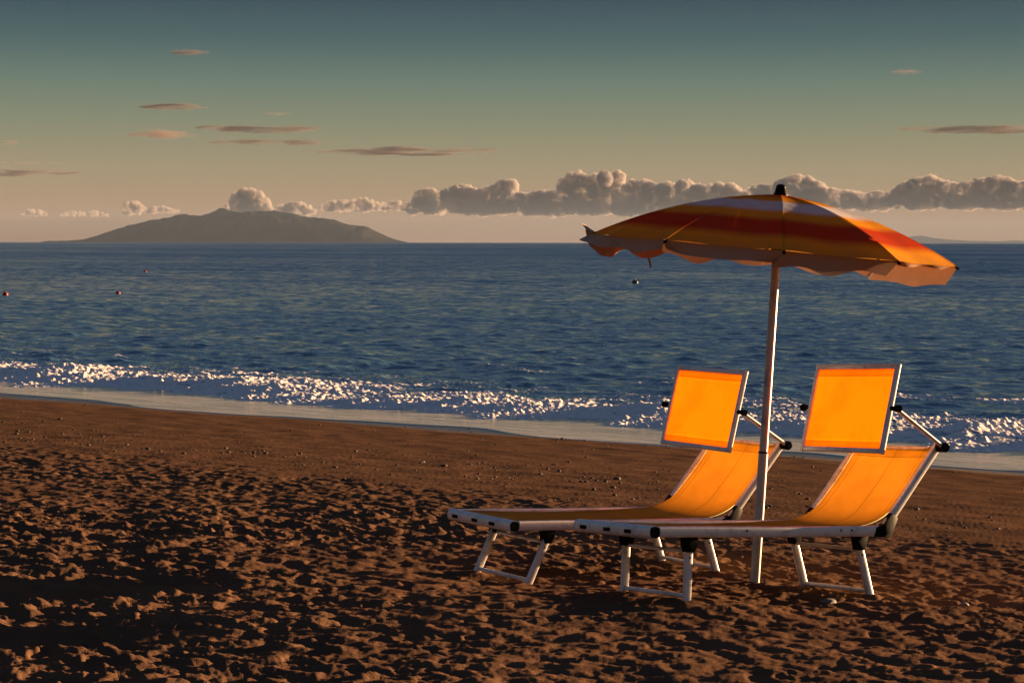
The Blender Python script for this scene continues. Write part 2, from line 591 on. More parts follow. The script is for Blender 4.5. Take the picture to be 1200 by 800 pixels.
# ------------------------------------------------------------------ sun loungers
def make_lounger(q, label):
    M = lounger_matrix(q)
    OX, OZ = L / 2, -.38
    base = M @ Vector((OX, 0, OZ))
    root = empty('sun_lounger', base, (q[5], q[4], q[3]))
    tag(root, label, 'sun lounger', 'sun loungers under the umbrella')
    be, ar, ht, hd, sp1, H1, sp2, H2 = q[6:14]
    off = Vector((-OX, 0, -OZ))

    def O(name, bm, mat, parent=root, **k):
        if parent is root:
            bmesh.ops.translate(bm, vec=off, verts=bm.verts[:])
        else:
            bmesh.ops.translate(bm, vec=off, verts=bm.verts[:])
        return obj(name, bm, mat, parent, **k)

    w = W / 2
    rail = rrect(.034, .058, .014)
    # side rails
    for s in (1, -1):
        bm = bmesh.new()
        sweep(bm, [(.035, s * w, 0), (.3, s * w, 0), (.8, s * w, -.004), (L - .06, s * w, -.002), (L - .025, s * w, .004)], rail, (0, 1, 0), [1, 1, 1, 1, .86])
        r = O('side_rail', bm, M_METAL)
        for xx in (.62, L - .33, L - .25):
            bm = bmesh.new()
            tube(bm, (xx, s * (w + .012), .004), (xx, s * (w + .0195), .004), .006, 10)
            O('bolt', bm, M_BLACK, r)
    # foot bar with dark end caps
    bm = bmesh.new()
    sweep(bm, [(0, -w - .012, -.002), (0, w + .012, -.002)], rrect(.062, .068, .024), (1, 0, 0))
    fbar = O('foot_bar', bm, M_METAL)
    for s in (1, -1):
        bm = bmesh.new()
        sweep(bm, [(0, s * (w + .012), -.002), (0, s * (w + .022), -.002)], rrect(.052, .058, .02), (1, 0, 0))
        O('end_cap', bm, M_BLACK, fbar)
    for yy in (w * .78, w * .12, -w * .45):
        bm = bmesh.new()
        sweep(bm, [(-.0295, yy - .03, -.006), (-.0325, yy, -.006), (-.0295, yy + .03, -.006)], rrect(.004, .02, .0015), (1, 0, 0))
        O('grip_pad', bm, M_BLACK, fbar)
    # legs
    for x, sp, H in ((X1, sp1, H1), (X2, sp2, H2)):
        d = Vector((sp, 0, -(H - DROP))).normalized()
        for s in (1, -1):
            y = s * WL / 2
            top = Vector((x, y, -DROP - .012))
            ft = Vector((x + sp, y, -H)) + d * .05
            bm = bmesh.new()
            sweep(bm, [top, ft], rrect(.026, .046, .008), (0, 1, 0))
            lg = O('leg', bm, M_METAL)
            bm = bmesh.new()
            tube(bm, top + Vector((0, s * .012, 0)) + d * .05, top + Vector((0, s * .0155, 0)) + d * .05, .006, 8)
            O('rivet', bm, M_BLACK, lg)
            bm = bmesh.new()
            prism(bm, [(x - .042, -.031), (x + .048, -.031), (x + .034, -.062), (x + .026, -DROP - .034), (x - .024, -DROP - .034), (x - .028, -.06)], y - .027, y + .027, .004)
            O('leg_bracket', bm, M_BLACK)
        c = Vector((x + sp, 0, -H)) - d * .065
        bm = bmesh.new()
        tube(bm, c + Vector((0, WL / 2 - .008, 0)), c - Vector((0, WL / 2 - .008, 0)), .0125)
        O('leg_brace', bm, M_METAL)
        c2 = Vector((x, 0, -DROP - .03))
        bm = bmesh.new()
        tube(bm, c2 + Vector((0, WL / 2 - .008, 0)), c2 - Vector((0, WL / 2 - .008, 0)), .010)
        O('leg_axle', bm, M_METAL)
    # backrest frame
    bd = Vector((math.cos(be), 0, math.sin(be)))
    nb = Vector((-bd.z, 0, bd.x))
    hg = Vector((L, 0, 0))
    T = hg + bd * LB
    for s in (1, -1):
        y = Vector((0, s * w, 0))
        bm = bmesh.new()
        sweep(bm, [hg + bd * .03 + y, hg + bd * .3 + y, T + y], rrect(.03, .05, .009), (0, 1, 0))
        O('backrest_rail', bm, M_METAL)
        bm = bmesh.new()
        k = [(L - .075, -.030), (L + .045, -.038), (L + .058, -.01)]
        e = hg + bd * .11
        k += [(e.x + .028, e.z - .012), (e.x - .02, e.z + .018), (L - .0, .034), (L - .06, .02)]
        prism(bm, k, s * (w - .012), s * (w + .024), .004)
        O('hinge_bracket', bm, M_BLACK)
    bm = bmesh.new()
    c = T - bd * .015
    tube(bm, c + Vector((0, w - .012, 0)), c - Vector((0, w - .012, 0)), .014)
    O('backrest_crossbar', bm, M_METAL)
    # sling: seat and backrest in one cloth, bent at the hinge
    prof = []
    a0 = Vector((.03, 0, .030))
    for i in range(14):
        t = i / 13
        x = .03 + t * (L - .21)
        prof.append(Vector((x, 0, .026 - .020 * math.sin(PI * min(1, t * 1.02)))))
    p0 = prof[-1]
    p3 = hg + bd * .17 + nb * .012
    p1 = p0 + Vector((.085, 0, 0)); p2 = p3 - bd * .09
    for i in range(1, 11):
        t = i / 10
        prof.append(p0 * (1 - t) ** 3 + p1 * 3 * t * (1 - t) ** 2 + p2 * 3 * t * t * (1 - t) + p3 * t ** 3)
    for i in range(1, 13):
        t = i / 12
        prof.append(p3 + (T + nb * .016 - bd * .012 - p3) * t - nb * .010 * math.sin(PI * t))
    bm = bmesh.new()
    ny = 14
    rows = []
    for i, p in enumerate(prof):
        row = []
        for j in range(ny + 1):
            u = j / ny * 2 - 1
            sag = -.012 * (1 - u * u)
            ii = min(i + 1, len(prof) - 1); jj = max(i - 1, 0)
            tg = (prof[ii] - prof[jj]).normalized()
            nn = Vector((-tg.z, 0, tg.x))
            row.append(bm.verts.new(p + nn * sag + Vector((0, u * (w - .018), 0))))
        rows.append(row)
    for a, b in zip(rows, rows[1:]):
        for j in range(ny):
            bm.faces.new((a[j], a[j + 1], b[j + 1], b[j]))
    sl = O('sling', bm, M_SLING)
    # hems: doubled cloth at the top edge and along both sides of the back
    for i0, i1, u0, u1 in ((len(prof) - 3, len(prof) - 1, -.93, .93), (15, len(prof) - 1, -1, -.90), (15, len(prof) - 1, .90, 1)):
        bm = bmesh.new()
        rr = []
        for i in range(i0, i1 + 1):
            p = prof[i]
            ii = min(i + 1, len(prof) - 1); jj = max(i - 1, 0)
            tg = (prof[ii] - prof[jj]).normalized()
            nn = Vector((-tg.z, 0, tg.x))
            rr.append([bm.verts.new(p - nn * (.004 + .012 * (1 - u * u)) + Vector((0, u * (w - .018), 0))) for u in np.linspace(u0, u1, 9)])
        for a, b in zip(rr, rr[1:]):
            for j in range(8):
                bm.faces.new((a[j], a[j + 1], b[j + 1], b[j]))
        O('hem', bm, M_HEM, sl)
    # arms and sunshade
    ad = Vector((math.cos(ar), 0, math.sin(ar)))
    PV = T + ad * LA
    wa = WH / 2 + .032
    for s in (1, -1):
        bm = bmesh.new()
        tube(bm, T + Vector((0, s * wa, 0)) - ad * .012, PV + Vector((0, s * wa, 0)), .0125)
        arm = O('shade_arm', bm, M_METAL)
        bm = bmesh.new()
        tube(bm, T + Vector((0, s * (w + .012), 0)), T + Vector((0, s * (wa + .018), 0)), .028, 16)
        tube(bm, T + Vector((0, s * (wa + .018), 0)), T + Vector((0, s * (wa + .030), 0)), .019, 12)
        O('arm_joint', bm, M_BLACK, arm)
        bm = bmesh.new()
        tube(bm, PV + Vector((0, s * (WH / 2 - .018), 0)), PV + Vector((0, s * (wa + .006), 0)), .014, 14)
        tube(bm, PV + Vector((0, s * (wa + .006), 0)), PV + Vector((0, s * (wa + .030), 0)), .020, 14)
        O('pivot_knob', bm, M_BLACK, arm)
    hv = Vector((math.cos(ht), 0, math.sin(ht)))
    hn = Vector((-hv.z, 0, hv.x))
    ctr = PV + hv * hd
    sh = None
    for s in (1, -1):
        bm = bmesh.new()
        y = Vector((0, s * (WH / 2 - .013), 0))
        sweep(bm, [ctr - hv * (LH / 2) + y, ctr + hv * (LH / 2) + y], rrect(.026, .030, .007), (0, 1, 0))
        O('shade_rail', bm, M_METAL)
        bm = bmesh.new()
        y0 = WH / 2 - .027
        c = ctr + hv * s * (LH / 2 - .016)
        sweep(bm, [c + Vector((0, y0, 0)), c - Vector((0, y0, 0))], rrect(.030, .026, .008), hv)
        O('shade_bar', bm, M_METAL)
    bm = bmesh.new()
    hw = WH / 2 - .022
    rows = []
    for i in range(13):
        t = (i / 12 * 2 - 1)
        rows.append([bm.verts.new(ctr + hv * t * (LH / 2 - .02) + hn * (.004 - .006 * (1 - t * t)) + Vector((0, u * hw, 0))) for u in np.linspace(-1, 1, 9)])
    for a, b in zip(rows, rows[1:]):
        for j in range(8):
            bm.faces.new((a[j], a[j + 1], b[j + 1], b[j]))
    sc = O('shade_cloth', bm, M_SHADE)
    for sgn in (1, -1):
        bm = bmesh.new()
        rr = []
        for t in np.linspace(LH / 2 - .070, LH / 2 - .02, 4):
            rr.append([bm.verts.new(ctr + hv * sgn * t - hn * .004 + Vector((0, u * hw, 0))) for u in np.linspace(-1, 1, 5)])
        for a, b in zip(rr, rr[1:]):
            for j in range(4):
                bm.faces.new((a[j], a[j + 1], b[j + 1], b[j]))
        O('hem', bm, M_HEM, sc)
    return root


make_lounger(QA, 'orange sling sun lounger behind the umbrella pole, set farther from the camera')
make_lounger(QB, 'orange sling sun lounger in front of the umbrella pole, nearest the camera')


# ------------------------------------------------------------------ beach umbrella
def mat_canopy(name, valance=False):
    N = NT(name)
    t = N.attr('rad')
    if valance:
        col = N.ramp(t, [(0, (.48, .20, .06)), (.3, (.42, .25, .16)), (1, (.40, .27, .21))])
    else:
        Rd, Or, Wh, Rc = (.50, .10, .015), (.66, .26, .020), (.56, .55, .58), (.42, .040, .013)
        col = N.ramp(t, [(0, Rd), (.13, Rd), (.23, Or), (.28, Or), (.335, Wh), (.47, Wh), (.54, Or), (.61, Or), (.68, Rc), (.82, Rc), (.90, Or), (1, (.54, .23, .03))])
    co = N.n('ShaderNodeTexCoord').outputs['Object']
    d = N.noise(co, 6, 5, .6).outputs['Fac']
    col = N.mix(N.maprange(d, .45, .8, 0, .3), col, (.2, .12, .08))
    wv = N.noise(co, 14, 3).outputs['Fac']
    b = N.n('ShaderNodeBump', {'Height': wv, 'Strength': .25, 'Distance': .01})
    df = N.n('ShaderNodeBsdfDiffuse', {'Color': col, 'Normal': b.outputs[0]})
    tr = N.n('ShaderNodeBsdfTranslucent', {'Color': col})
    m = N.n('ShaderNodeMixShader', {0: .07 if valance else .27, 1: df.outputs[0], 2: tr.outputs[0]})
    return N.done(m.outputs[0])


def make_umbrella():
    n = Vector((math.sin(.0894), math.sin(-.0071), 0))
    n.z = math.sqrt(1 - n.length_squared)
    e1 = (Vector((1, 0, 0)) - n * n.x).normalized()
    e2 = n.cross(e1)
    R, h, ph = 1.015, .3226, -.0839
    cen = AP - n * h
    root = empty('beach_umbrella', POLE0)
    tag(root, 'orange, red and white striped beach umbrella with a frayed valance, standing between the loungers', 'umbrella')

    def O(name, bm, mat, parent=root, **k):
        bmesh.ops.translate(bm, vec=-POLE0, verts=bm.verts[:])
        return obj(name, bm, mat, parent, **k)

    pd = (AP - POLE0).normalized()
    bm = bmesh.new()
    tube(bm, POLE0 - pd * .35, POLE0 + pd * .78, .0275, 24)
    O('lower_pole', bm, M_POLE)
    bm = bmesh.new()
    tube(bm, POLE0 + pd * .78, AP + pd * .02, .0245, 24)
    O('upper_pole', bm, M_POLE)
    bm = bmesh.new()
    tube(bm, POLE0 + pd * .775, POLE0 + pd * .785, .0292, 24)
    O('pole_collar', bm, M_BLACK)
    bm = bmesh.new()
    rot = Vector((0, 0, 1)).rotation_difference(pd).to_matrix().to_4x4()
    lathe(bm, [(.040, -.012), (.041, .004), (.034, .010), (.036, .016), (.031, .024), (.033, .031), (.028, .040), (.029, .048), (.022, .056), (.010, .060)], 20)
    bmesh.ops.transform(bm, matrix=Matrix.Translation(AP) @ rot, verts=bm.verts[:])
    O('finial', bm, M_BLACK)

    az = [-90, -40, 0, 40, 90, 138, 180, 222]
    az = [math.radians(a) + ph for a in az]

    def ribp(k, t):
        a = az[k % 8]
        r = e1 * math.sin(a) - e2 * math.cos(a)
        return AP + r * R * (1.05, .97, 1, .97, 1.035, 1, 1, 1)[k % 8] * t - n * h * (.22 * t + .78 * t * t)

    NTT, NW = 26, 10
    bm = bmesh.new()
    lay = bm.verts.layers.float.new('rad')
    for k in range(8):
        grid = []
        for i in range(NTT + 1):
            t = max(i / NTT, .02)
            row = []
            for j in range(NW + 1):
                wj = j / NW
                p = ribp(k, t).lerp(ribp(k + 1, t), wj)
                bow = 4 * wj * (1 - wj)
                p = p - n * .018 * t * (1.2 - t) * bow + (p - (AP - n * (AP - p).dot(n))).normalized() * (-.012 * bow * t * t)
                p = p + Vector((0, 0, .004 * math.sin(9 * wj + 5 * t + k) * t * t))
                vv = bm.verts.new(p)
                vv[lay] = t
                row.append(vv)
            grid.append(row)
        for a, b in zip(grid, grid[1:]):
            for j in range(NW):
                bm.faces.new((a[j], a[j + 1], b[j + 1], b[j]))
    bmesh.ops.remove_doubles(bm, verts=bm.verts[:], dist=.0005)
    can = O('canopy', bm, mat_canopy('striped_canopy'), angle=14)
    # valance: one loose flap per panel, blown by a wind from the right
    rng = random.Random(4)
    wind = Vector((-.62, .40, 0))
    for k in range(8):
        bm = bmesh.new()
        lay = bm.verts.layers.float.new('rad')
        grid = []
        ks = rng.uniform(0, 6)
        for i in range(7):
            q = i / 6
            row = []
            for j in range(21):
                wj = j / 20
                p = ribp(k, 1).lerp(ribp(k + 1, 1), wj)
                bow = 4 * wj * (1 - wj)
                p = p + (p - (AP - n * (AP - p).dot(n))).normalized() * (-.012 * bow) - n * .0036 * bow
                d = Vector((0, 0, -1)) + wind * ((2.6 if k == 3 else 1.0 if k == 2 else .45) + .35 * math.sin(7 * wj + ks))
                edge = max(0, 1 - min(wj, 1 - wj) / .22)
                ln = (.074 if k in (0, 1) else .034 if k == 3 else .135 if k == 4 else .106) + .012 * math.sin(2 * PI * wj * 2 + ks) - .012 * edge
                tipL = (k == 0 and wj < .3) or (k == 7 and wj > .7)
                if tipL:
                    f = 1 - (wj if k == 0 else 1 - wj) / .3
                    ln *= 1 + .5 * f
                    up = .40 if k == 7 else -.40
                    d = d.lerp(Vector((-1.0, -.1 if k == 0 else .25, up)), min(1, f * 1.6))
                d.normalize()
                inw = (cen - p); inw.z = 0; inw.normalize()
                p = p + d * ln * q + inw * .05 * q * q * edge * (1 if k % 2 else .4) + Vector((0, 0, .014 * q * math.sin(11 * wj + ks * 2)))
                vv = bm.verts.new(p)
                vv[lay] = q
                row.append(vv)
            grid.append(row)
        for a, b in zip(grid, grid[1:]):
            for j in range(20):
                bm.faces.new((a[j], a[j + 1], b[j + 1], b[j]))
        O('valance', bm, M_VAL, can, angle=60)
    for k in range(8):
        bm = bmesh.new()
        path = [ribp(k, t) - n * .010 for t in np.linspace(.03, 1.0, 10)]
        sweep(bm, path, circ(.005, 8), n.cross(path[-1] - path[0]))
        rb = O('rib', bm, M_POLE)
        bm = bmesh.new()
        tube(bm, AP - pd * .32, ribp(k, .52) - n * .014, .004, 8)
        O('strut', bm, M_POLE, rb)
        bm = bmesh.new()
        tip = ribp(k, 1.0)
        tube(bm, tip - (tip - ribp(k, .95)).normalized() * .02 - n * .008, tip + (tip - ribp(k, .95)).normalized() * .012 - n * .008, .008, 10)
        O('rib_tip', bm, M_BLACK, rb)
    bm = bmesh.new()
    tube(bm, AP - pd * .36, AP - pd * .28, .034, 20)
    O('runner', bm, M_BLACK)
    # a torn strap dangling off the valance
    bm = bmesh.new()
    p = ribp(0, 1).lerp(ribp(1, 1), .78) + Vector((0, 0, -.11))
    sweep(bm, [p, p + Vector((.006, 0, -.02)), p + Vector((.012, .004, -.05))], rrect(.012, .002, .0008), (1, .3, 0))
    O('loose_strap', bm, M_VAL)
    return root


M_VAL = mat_canopy('valance_cloth', True)
make_umbrella()

# ------------------------------------------------------------------ small things on the sand and in the water
M_STONE = mat_plain('pale_stone', (.15, .13, .11), .8, var=.5, scale=25, bump=.5)
M_PEB = mat_plain('dark_pebble', (.055, .038, .028), .8, var=.6, scale=14, bump=.3)


def rock_bm(r, flat, seed, sub=2):
    bm = bmesh.new()
    bmesh.ops.create_icosphere(bm, subdivisions=sub, radius=1)
    rg = random.Random(seed)
    d = [Vector((rg.gauss(0, 1), rg.gauss(0, 1), rg.gauss(0, 1))).normalized() for _ in range(7)]
    for v in bm.verts:
        m = min(1.0, min((.82 / max(.2, v.co.dot(q))) for q in d))
        v.co = Vector((v.co.x * r * 1.25 * m, v.co.y * r * m, v.co.z * r * flat * m))
    return bm


def ground_px(u, v):
    """the spot on the sand seen at a photo position (setting-out only)"""
    for y in np.linspace(6, 45, 3000):
        x = (u - 600) / F_PX * y
        z = CAMZ - (v - 284) / F_PX * y
        if z <= ground_z_fast(x, y):
            return x, y
    return x, y


def ground_z_fast(x, y):
    return float(beach_base(np.array([x]), np.array([y]))[0])


for (u, v, r, fl, lab, sd) in ((974, 711, .045, .5, 'pale flat stone lying in front of the nearer lounger rear legs', 1),
                               (1077, 597, .022, .8, 'small white shell on the sand beside the backrest of the nearer lounger', 2),
                               (1134, 710, .028, .7, 'small brown stone on the trampled sand at the right', 3)):
    x, y = ground_px(u, v)
    o = obj('stone' if sd != 2 else 'seashell', rock_bm(r, fl, sd), M_STONE)
    o.location = (x, y, ground_z(x, y) + r * fl * .35)
    o.rotation_euler = (0, 0, sd * 1.3)
    tag(o, lab, 'stone' if sd != 2 else 'shell')


def build_pebbles():
    """tide-line pebbles and debris: uncountable"""
    rng = np.random.default_rng(3)
    bm0 = rock_bm(1, .6, 9, 1)
    bv = np.array([v.co[:] for v in bm0.verts]); bf = np.array([[v.index for v in f.verts] for f in bm0.faces])
    bm0.free()
    n = 9000
    y = rng.uniform(13, 36, n); x = y * rng.uniform(-.36, .36, n)
    s = shore_s(x, y)
    nl = sample(NOISE_L, .25, x * 1.6, y * 1.6)
    al = SHORE[1] * x - SHORE[0] * y
    pr = np.exp(-((s - 15.9 - .5 * nl) / 1.0) ** 2) * (.25 + .75 * sstep(-al, 8, 15)) + .9 * np.exp(-((s - 23.2) / .35) ** 2) * np.exp(-((al + 17) / 4) ** 2) + .10 * (s > 14) * (s < 24)
    k = rng.uniform(0, 1, n) < pr * 1.0 * (.5 + .5 * sstep(nl, -.6, .6))
    x, y = x[k], y[k]
    z = beach_z(x, y)[0]
    r = np.exp(rng.normal(math.log(.011), .5, len(x))).clip(.006, .045)
    r = np.where(np.abs(shore_s(x, y) - 23.2) < .6, r * .8, r)
    a = rng.uniform(0, 6.28, len(x))
    V = []; Fc = []
    for i in range(len(x)):
        c, sn = math.cos(a[i]), math.sin(a[i])
        q = bv * r[i] * rng.uniform(.7, 1.4, 3)
        V.append(np.stack([q[:, 0] * c - q[:, 1] * sn + x[i], q[:, 0] * sn + q[:, 1] * c + y[i], q[:, 2] + z[i] + r[i] * .15], 1))
        Fc.append(bf + i * len(bv))
    o = np_mesh('pebbles', np.concatenate(V), np.concatenate(Fc), M_PEB)
    tag(o, 'dark pebbles and debris strewn along the old tide line', 'pebbles', kind='stuff')


build_pebbles()

M_RED = mat_plain('red_buoy', (.45, .03, .02), .45, var=.4, scale=8)
M_DARK = mat_plain('dark_buoy', (.02, .02, .022), .5)
for (u, v, r, m, lab) in ((6, 345.5, .14, M_RED, 'red buoy on the water at the far left edge'),
                          (138, 344, .13, M_RED, 'red buoy on the water below the left end of the island'),
                          (170, 318, .15, M_RED, 'small distant red buoy, farther out than the other two'),
                          (744, 331, .20, M_DARK, 'dark buoy on the water under the left edge of the umbrella')):
    y = CAMZ * F_PX / (v + 1.5 - 284)
    x = (u - 600) / F_PX * y
    t = empty('buoy', (x, y, 0))
    tag(t, lab, 'buoy', 'buoys on the sea')
    bm = bmesh.new()
    lathe(bm, [(r * math.sin(a) * 1.15, r * .55 - r * math.cos(a)) for a in np.linspace(.15, PI - .12, 12)], 18)
    obj('float', bm, m, t)
    bm = bmesh.new()
    lathe(bm, [(r * .3, r * 1.5), (r * .32, r * 1.68), (r * .16, r * 1.74), (r * .15, r * 2.0)], 12)
    obj('top_ring', bm, M_DARK, t)


# ------------------------------------------------------------------ island and far coast
def mat_island():
    N = NT('island_scrub')
    pos = geo_pos(N)
    n = N.noise(pos, .004, 6, .65).outputs['Fac']
    c = N.mix(N.maprange(n, .35, .65), (.018, .02, .018), (.028, .026, .024))
    d = N.n('ShaderNodeBsdfDiffuse', {'Color': c})
    return N.done(d.outputs[0])


M_ISL = mat_island()


def build_island(name, label, dist, prof, depth, seed):
    k = dist / F_PX
    us = np.array([p[0] for p in prof], float); hs = np.array([p[1] for p in prof], float)
    x0, x1 = (us[0] - 600) * k, (us[-1] - 600) * k
    nx, ny = 260, 60
    X = np.linspace(x0, x1, nx); T = np.linspace(-1, 1, ny)
    H = np.interp(X, (us - 600) * k, hs * k)
    F1 = field(256, 1.0, 16, .6, seed); F2 = field(256, 1.0, 5, .6, seed + 1)
    px = np.arange(nx)[None, :] * .9 + np.zeros((ny, 1)); py = np.arange(ny)[:, None] * .9 + np.zeros((1, nx))
    nz = sample(F1, 1, px, py); nz2 = sample(F2, 1, px, py)
    shp = (1 - np.abs(T[:, None]) ** 1.5)
    Z = H[None, :] * (shp * (1 + .10 * nz * np.abs(T[:, None])) + 0) + H[None, :] * .018 * (nz + .7 * nz2) * shp
    wdt = depth * (.25 + .75 * np.sqrt(np.clip(H / H.max(), 0, 1)))
    Y = dist + T[:, None] * wdt[None, :]
    XX = np.repeat(X[None, :], ny, 0)
    idx = np.arange(nx * ny).reshape(ny, nx)
    Fc = np.stack([idx[:-1, :-1], idx[:-1, 1:], idx[1:, 1:], idx[1:, :-1]], -1).reshape(-1, 4)
    o = np_mesh(name, np.stack([XX.ravel(), Y.ravel(), Z.ravel() - 3], 1), Fc, M_ISL)
    tag(o, label, 'island', kind='structure')


ISLD = 18000
build_island('island', 'grey mountainous island on the horizon at the left', ISLD,
             [(52, 0), (58, 2.2), (66, 2), (72, 2.4), (80, 2.2), (100, 4), (120, 10), (150, 20), (175, 26), (195, 28), (212, 33), (228, 32), (245, 34), (262, 39), (270, 37.5), (285, 36), (300, 37), (322, 37.5),
              (338, 34), (352, 32), (370, 30), (395, 25), (412, 22), (428, 20), (440, 14), (455, 7), (468, 3), (482, 0)], 900, 31)
build_island('far_hills', 'very faint far hills on the horizon behind the right side of the umbrella', 38000,
             [(1030, 0), (1050, 3), (1068, 8), (1078, 9), (1090, 6.5), (1110, 4.5), (1135, 3), (1165, 2.5), (1190, 3.5), (1220, 2), (1260, 0)], 1600, 41)


# ------------------------------------------------------------------ clouds (volumes)
CD = 52000.0
CK = CD / F_PX


def mat_cloud(name, dens, col, sc, lo, hi, rate):
    N = NT(name)
    pos = geo_pos(N)
    mp = N.n('ShaderNodeMapping', {'Vector': pos, 'Scale': sc}).outputs[0]
    nz = N.noise(mp, 1.0, 6, .66).outputs['Fac']
    d = N.math('MULTIPLY', N.maprange(nz, lo, hi, 0, 1), dens)
    v = N.n('ShaderNodeVolumePrincipled', {'Color': col, 'Density': d, 'Anisotropy': .0})
    m = N.done(None, v.outputs[0])
    m.cycles.volume_step_rate = rate
    return m


M_CUM = mat_cloud('cumulus_vapour', .022, (.50, .475, .48), (.007, .007, .007), .39, .60, .05)
M_STR = mat_cloud('stratus_vapour', .0042, (.20, .175, .175), (.0012, .0012, .012), .41, .62, .05)
M_FAINT = mat_cloud('thin_vapour', .0022, (.30, .22, .2), (.0011, .0011, .009), .4, .64, .05)
TEX = bpy.data.textures.new('cloud_lumps', 'CLOUDS')
TEX.noise_scale = 1.0
TEX.noise_depth = 5


def puff_cloud(label, puffs, mat, voxel, disp, size, group, dist=CD, name='cloud'):
    """puffs: (u, v, r) in photo units at that distance; merged into one lumpy closed body"""
    k = dist / F_PX
    bm = bmesh.new()
    us = [p[0] for p in puffs]
    uc = sum(us) / len(us)
    vc = sum(p[1] for p in puffs) / len(puffs)
    org = Vector(((uc - 600) * k, dist, CAMZ - (vc - 284) * k))
    rg = random.Random(len(puffs))
    for p in puffs:
        u, v, r = p[:3]
        # the bank recedes to the left, so that its parts do not shade one another
        yo = dist * 0 - .30 * (u - 600) * CK + rg.uniform(-1, 1) * r * k * 1.2
        kk = (dist + yo) / F_PX
        u, v = uc + (u - uc), v
        fx = p[3] if len(p) > 3 else 1.0
        fz = p[4] if len(p) > 4 else 1.0
        m = Matrix.Translation(((u - 600) * kk - org.x, yo, CAMZ - (v - 284) * kk - org.z)) @ Matrix.Diagonal((r * fx * k, r * k * max(1, fx * .6), r * fz * k, 1))
        bmesh.ops.create_icosphere(bm, subdivisions=3, radius=1, matrix=m)
    me = bpy.data.meshes.new(name)
    bm.to_mesh(me)
    bm.free()
    o = bpy.data.objects.new(name, me)
    COL.objects.link(o)
    o.location = org
    r = o.modifiers.new('r', 'REMESH'); r.mode = 'VOXEL'; r.voxel_size = voxel * k
    for st, sc in ((disp, size), (disp * .72, size * .42), (disp * .5, size * .17)):
        d = o.modifiers.new('d', 'DISPLACE')
        t = bpy.data.textures.new('lumps', 'CLOUDS'); t.noise_scale = sc * k; t.noise_depth = 3
        d.texture = t; d.texture_coords = 'GLOBAL'; d.strength = st * k; d.mid_level = .5
    dg = bpy.context.evaluated_depsgraph_get()
    me2 = bpy.data.meshes.new_from_object(o.evaluated_get(dg))
    o.modifiers.clear()
    o.data = me2
    me2.materials.clear()
    me2.materials.append(mat)
    me2.shade_smooth()
    tag(o, label, 'cloud', group)
    return o


def cumulus(label, top, vbase, seed, dens=1.0):
    """top: outline of the cloud crown [(u, v)...]; flat base at vbase"""
    rg = random.Random(seed)
    us = [t[0] for t in top]; vs = [t[1] for t in top]
    pf = []
    u = us[0]
    while u < us[-1]:
        vt = float(np.interp(u, us, vs))
        vb = vbase + rg.uniform(-3.0, 2.0) * min(1, (vbase - vt) / 20)
        hgt = max(2.0, vb - vt)
        v = vt
        while v < vb - .5:
            r = max(1.6, min(rg.uniform(.22, .42) * hgt, 10))
            pf.append((u + rg.uniform(-2, 2), min(v + r, vb - r * .55), r))
            v += r * 1.1
        u += max(2.0, .28 * hgt) * rg.uniform(.7, 1.2)
    return puff_cloud(label, pf, M_CUM, .5, 3.6, 4.2, 'low cumulus clouds above the horizon')


cumulus('small round cumulus puff above the left slope of the island', [(144, 243), (150, 236), (160, 235), (166, 239), (172, 244), (180, 242), (190, 241), (204, 245), (210, 247)], 250, 1)
cumulus('round cumulus puff right above the island summit', [(270, 238), (276, 226), (285, 220), (298, 220), (308, 226), (315, 234), (318, 240)], 249, 2)
cumulus('low cumulus puffs above the right slope of the island', [(322, 243), (330, 238), (345, 236), (358, 237), (366, 242), (372, 246)], 251, 3)
cumulus('flat cumulus strip between the island and the large cloud bank', [(376, 240), (384, 235), (400, 234), (420, 233), (428, 231), (440, 236), (455, 237), (470, 235), (482, 239)], 246, 4)
cumulus('tall cumulus bank in the middle of the horizon', [(482, 236), (494, 222), (506, 219), (516, 224), (530, 218), (545, 215), (560, 222), (575, 217), (590, 210), (600, 209), (606, 224), (620, 226), (630, 222), (650, 236)], 249, 5)
cumulus('largest cumulus bank, just left of the umbrella top', [(622, 232), (640, 222), (652, 224), (656, 210), (670, 201), (685, 199), (694, 203), (708, 200), (722, 198), (730, 206), (736, 215), (748, 206), (760, 212), (772, 216), (790, 211), (806, 210), (820, 217), (836, 215), (848, 211), (862, 217), (872, 226)], 250, 6)
cumulus('cumulus bank behind the umbrella top', [(872, 222), (885, 215), (905, 216), (918, 207), (930, 203), (945, 205), (958, 212), (970, 219), (985, 221), (1000, 222), (1015, 227), (1030, 222), (1046, 228)], 243, 7)
cumulus('dark cumulus bank at the right edge of the sky', [(1046, 222), (1056, 214), (1072, 209), (1088, 203), (1098, 208), (1110, 212), (1125, 214), (1140, 209), (1160, 207), (1172, 204), (1185, 212), (1200, 212), (1230, 209), (1260, 216), (1300, 214), (1340, 226)], 240, 8)
cumulus('little low cloud puffs at the left end of the horizon', [(28, 250), (34, 245), (48, 246), (58, 251)], 253, 9)
cumulus('thin low cloud strip left of the island', [(72, 251), (82, 247), (98, 248), (112, 247), (126, 251)], 253.5, 10)


def stratus(label, u0, u1, v, th, seed, mat=None):
    rg = random.Random(seed)
    pf = []
    n = max(4, int((u1 - u0) / 11))
    for i in range(n):
        t = (i + .5) / n
        r = th * 1.9 * (.35 + .65 * math.sin(PI * t) ** .7) * rg.uniform(.6, 1.1)
        pf.append((u0 + t * (u1 - u0) + rg.uniform(-4, 4), v + rg.uniform(-.35, .35) * th, r, rg.uniform(3.0, 5.5), .62))
    return puff_cloud(label, pf, mat or M_STR, .7, 3.0, 6.0, 'thin cloud streaks high in the sky')


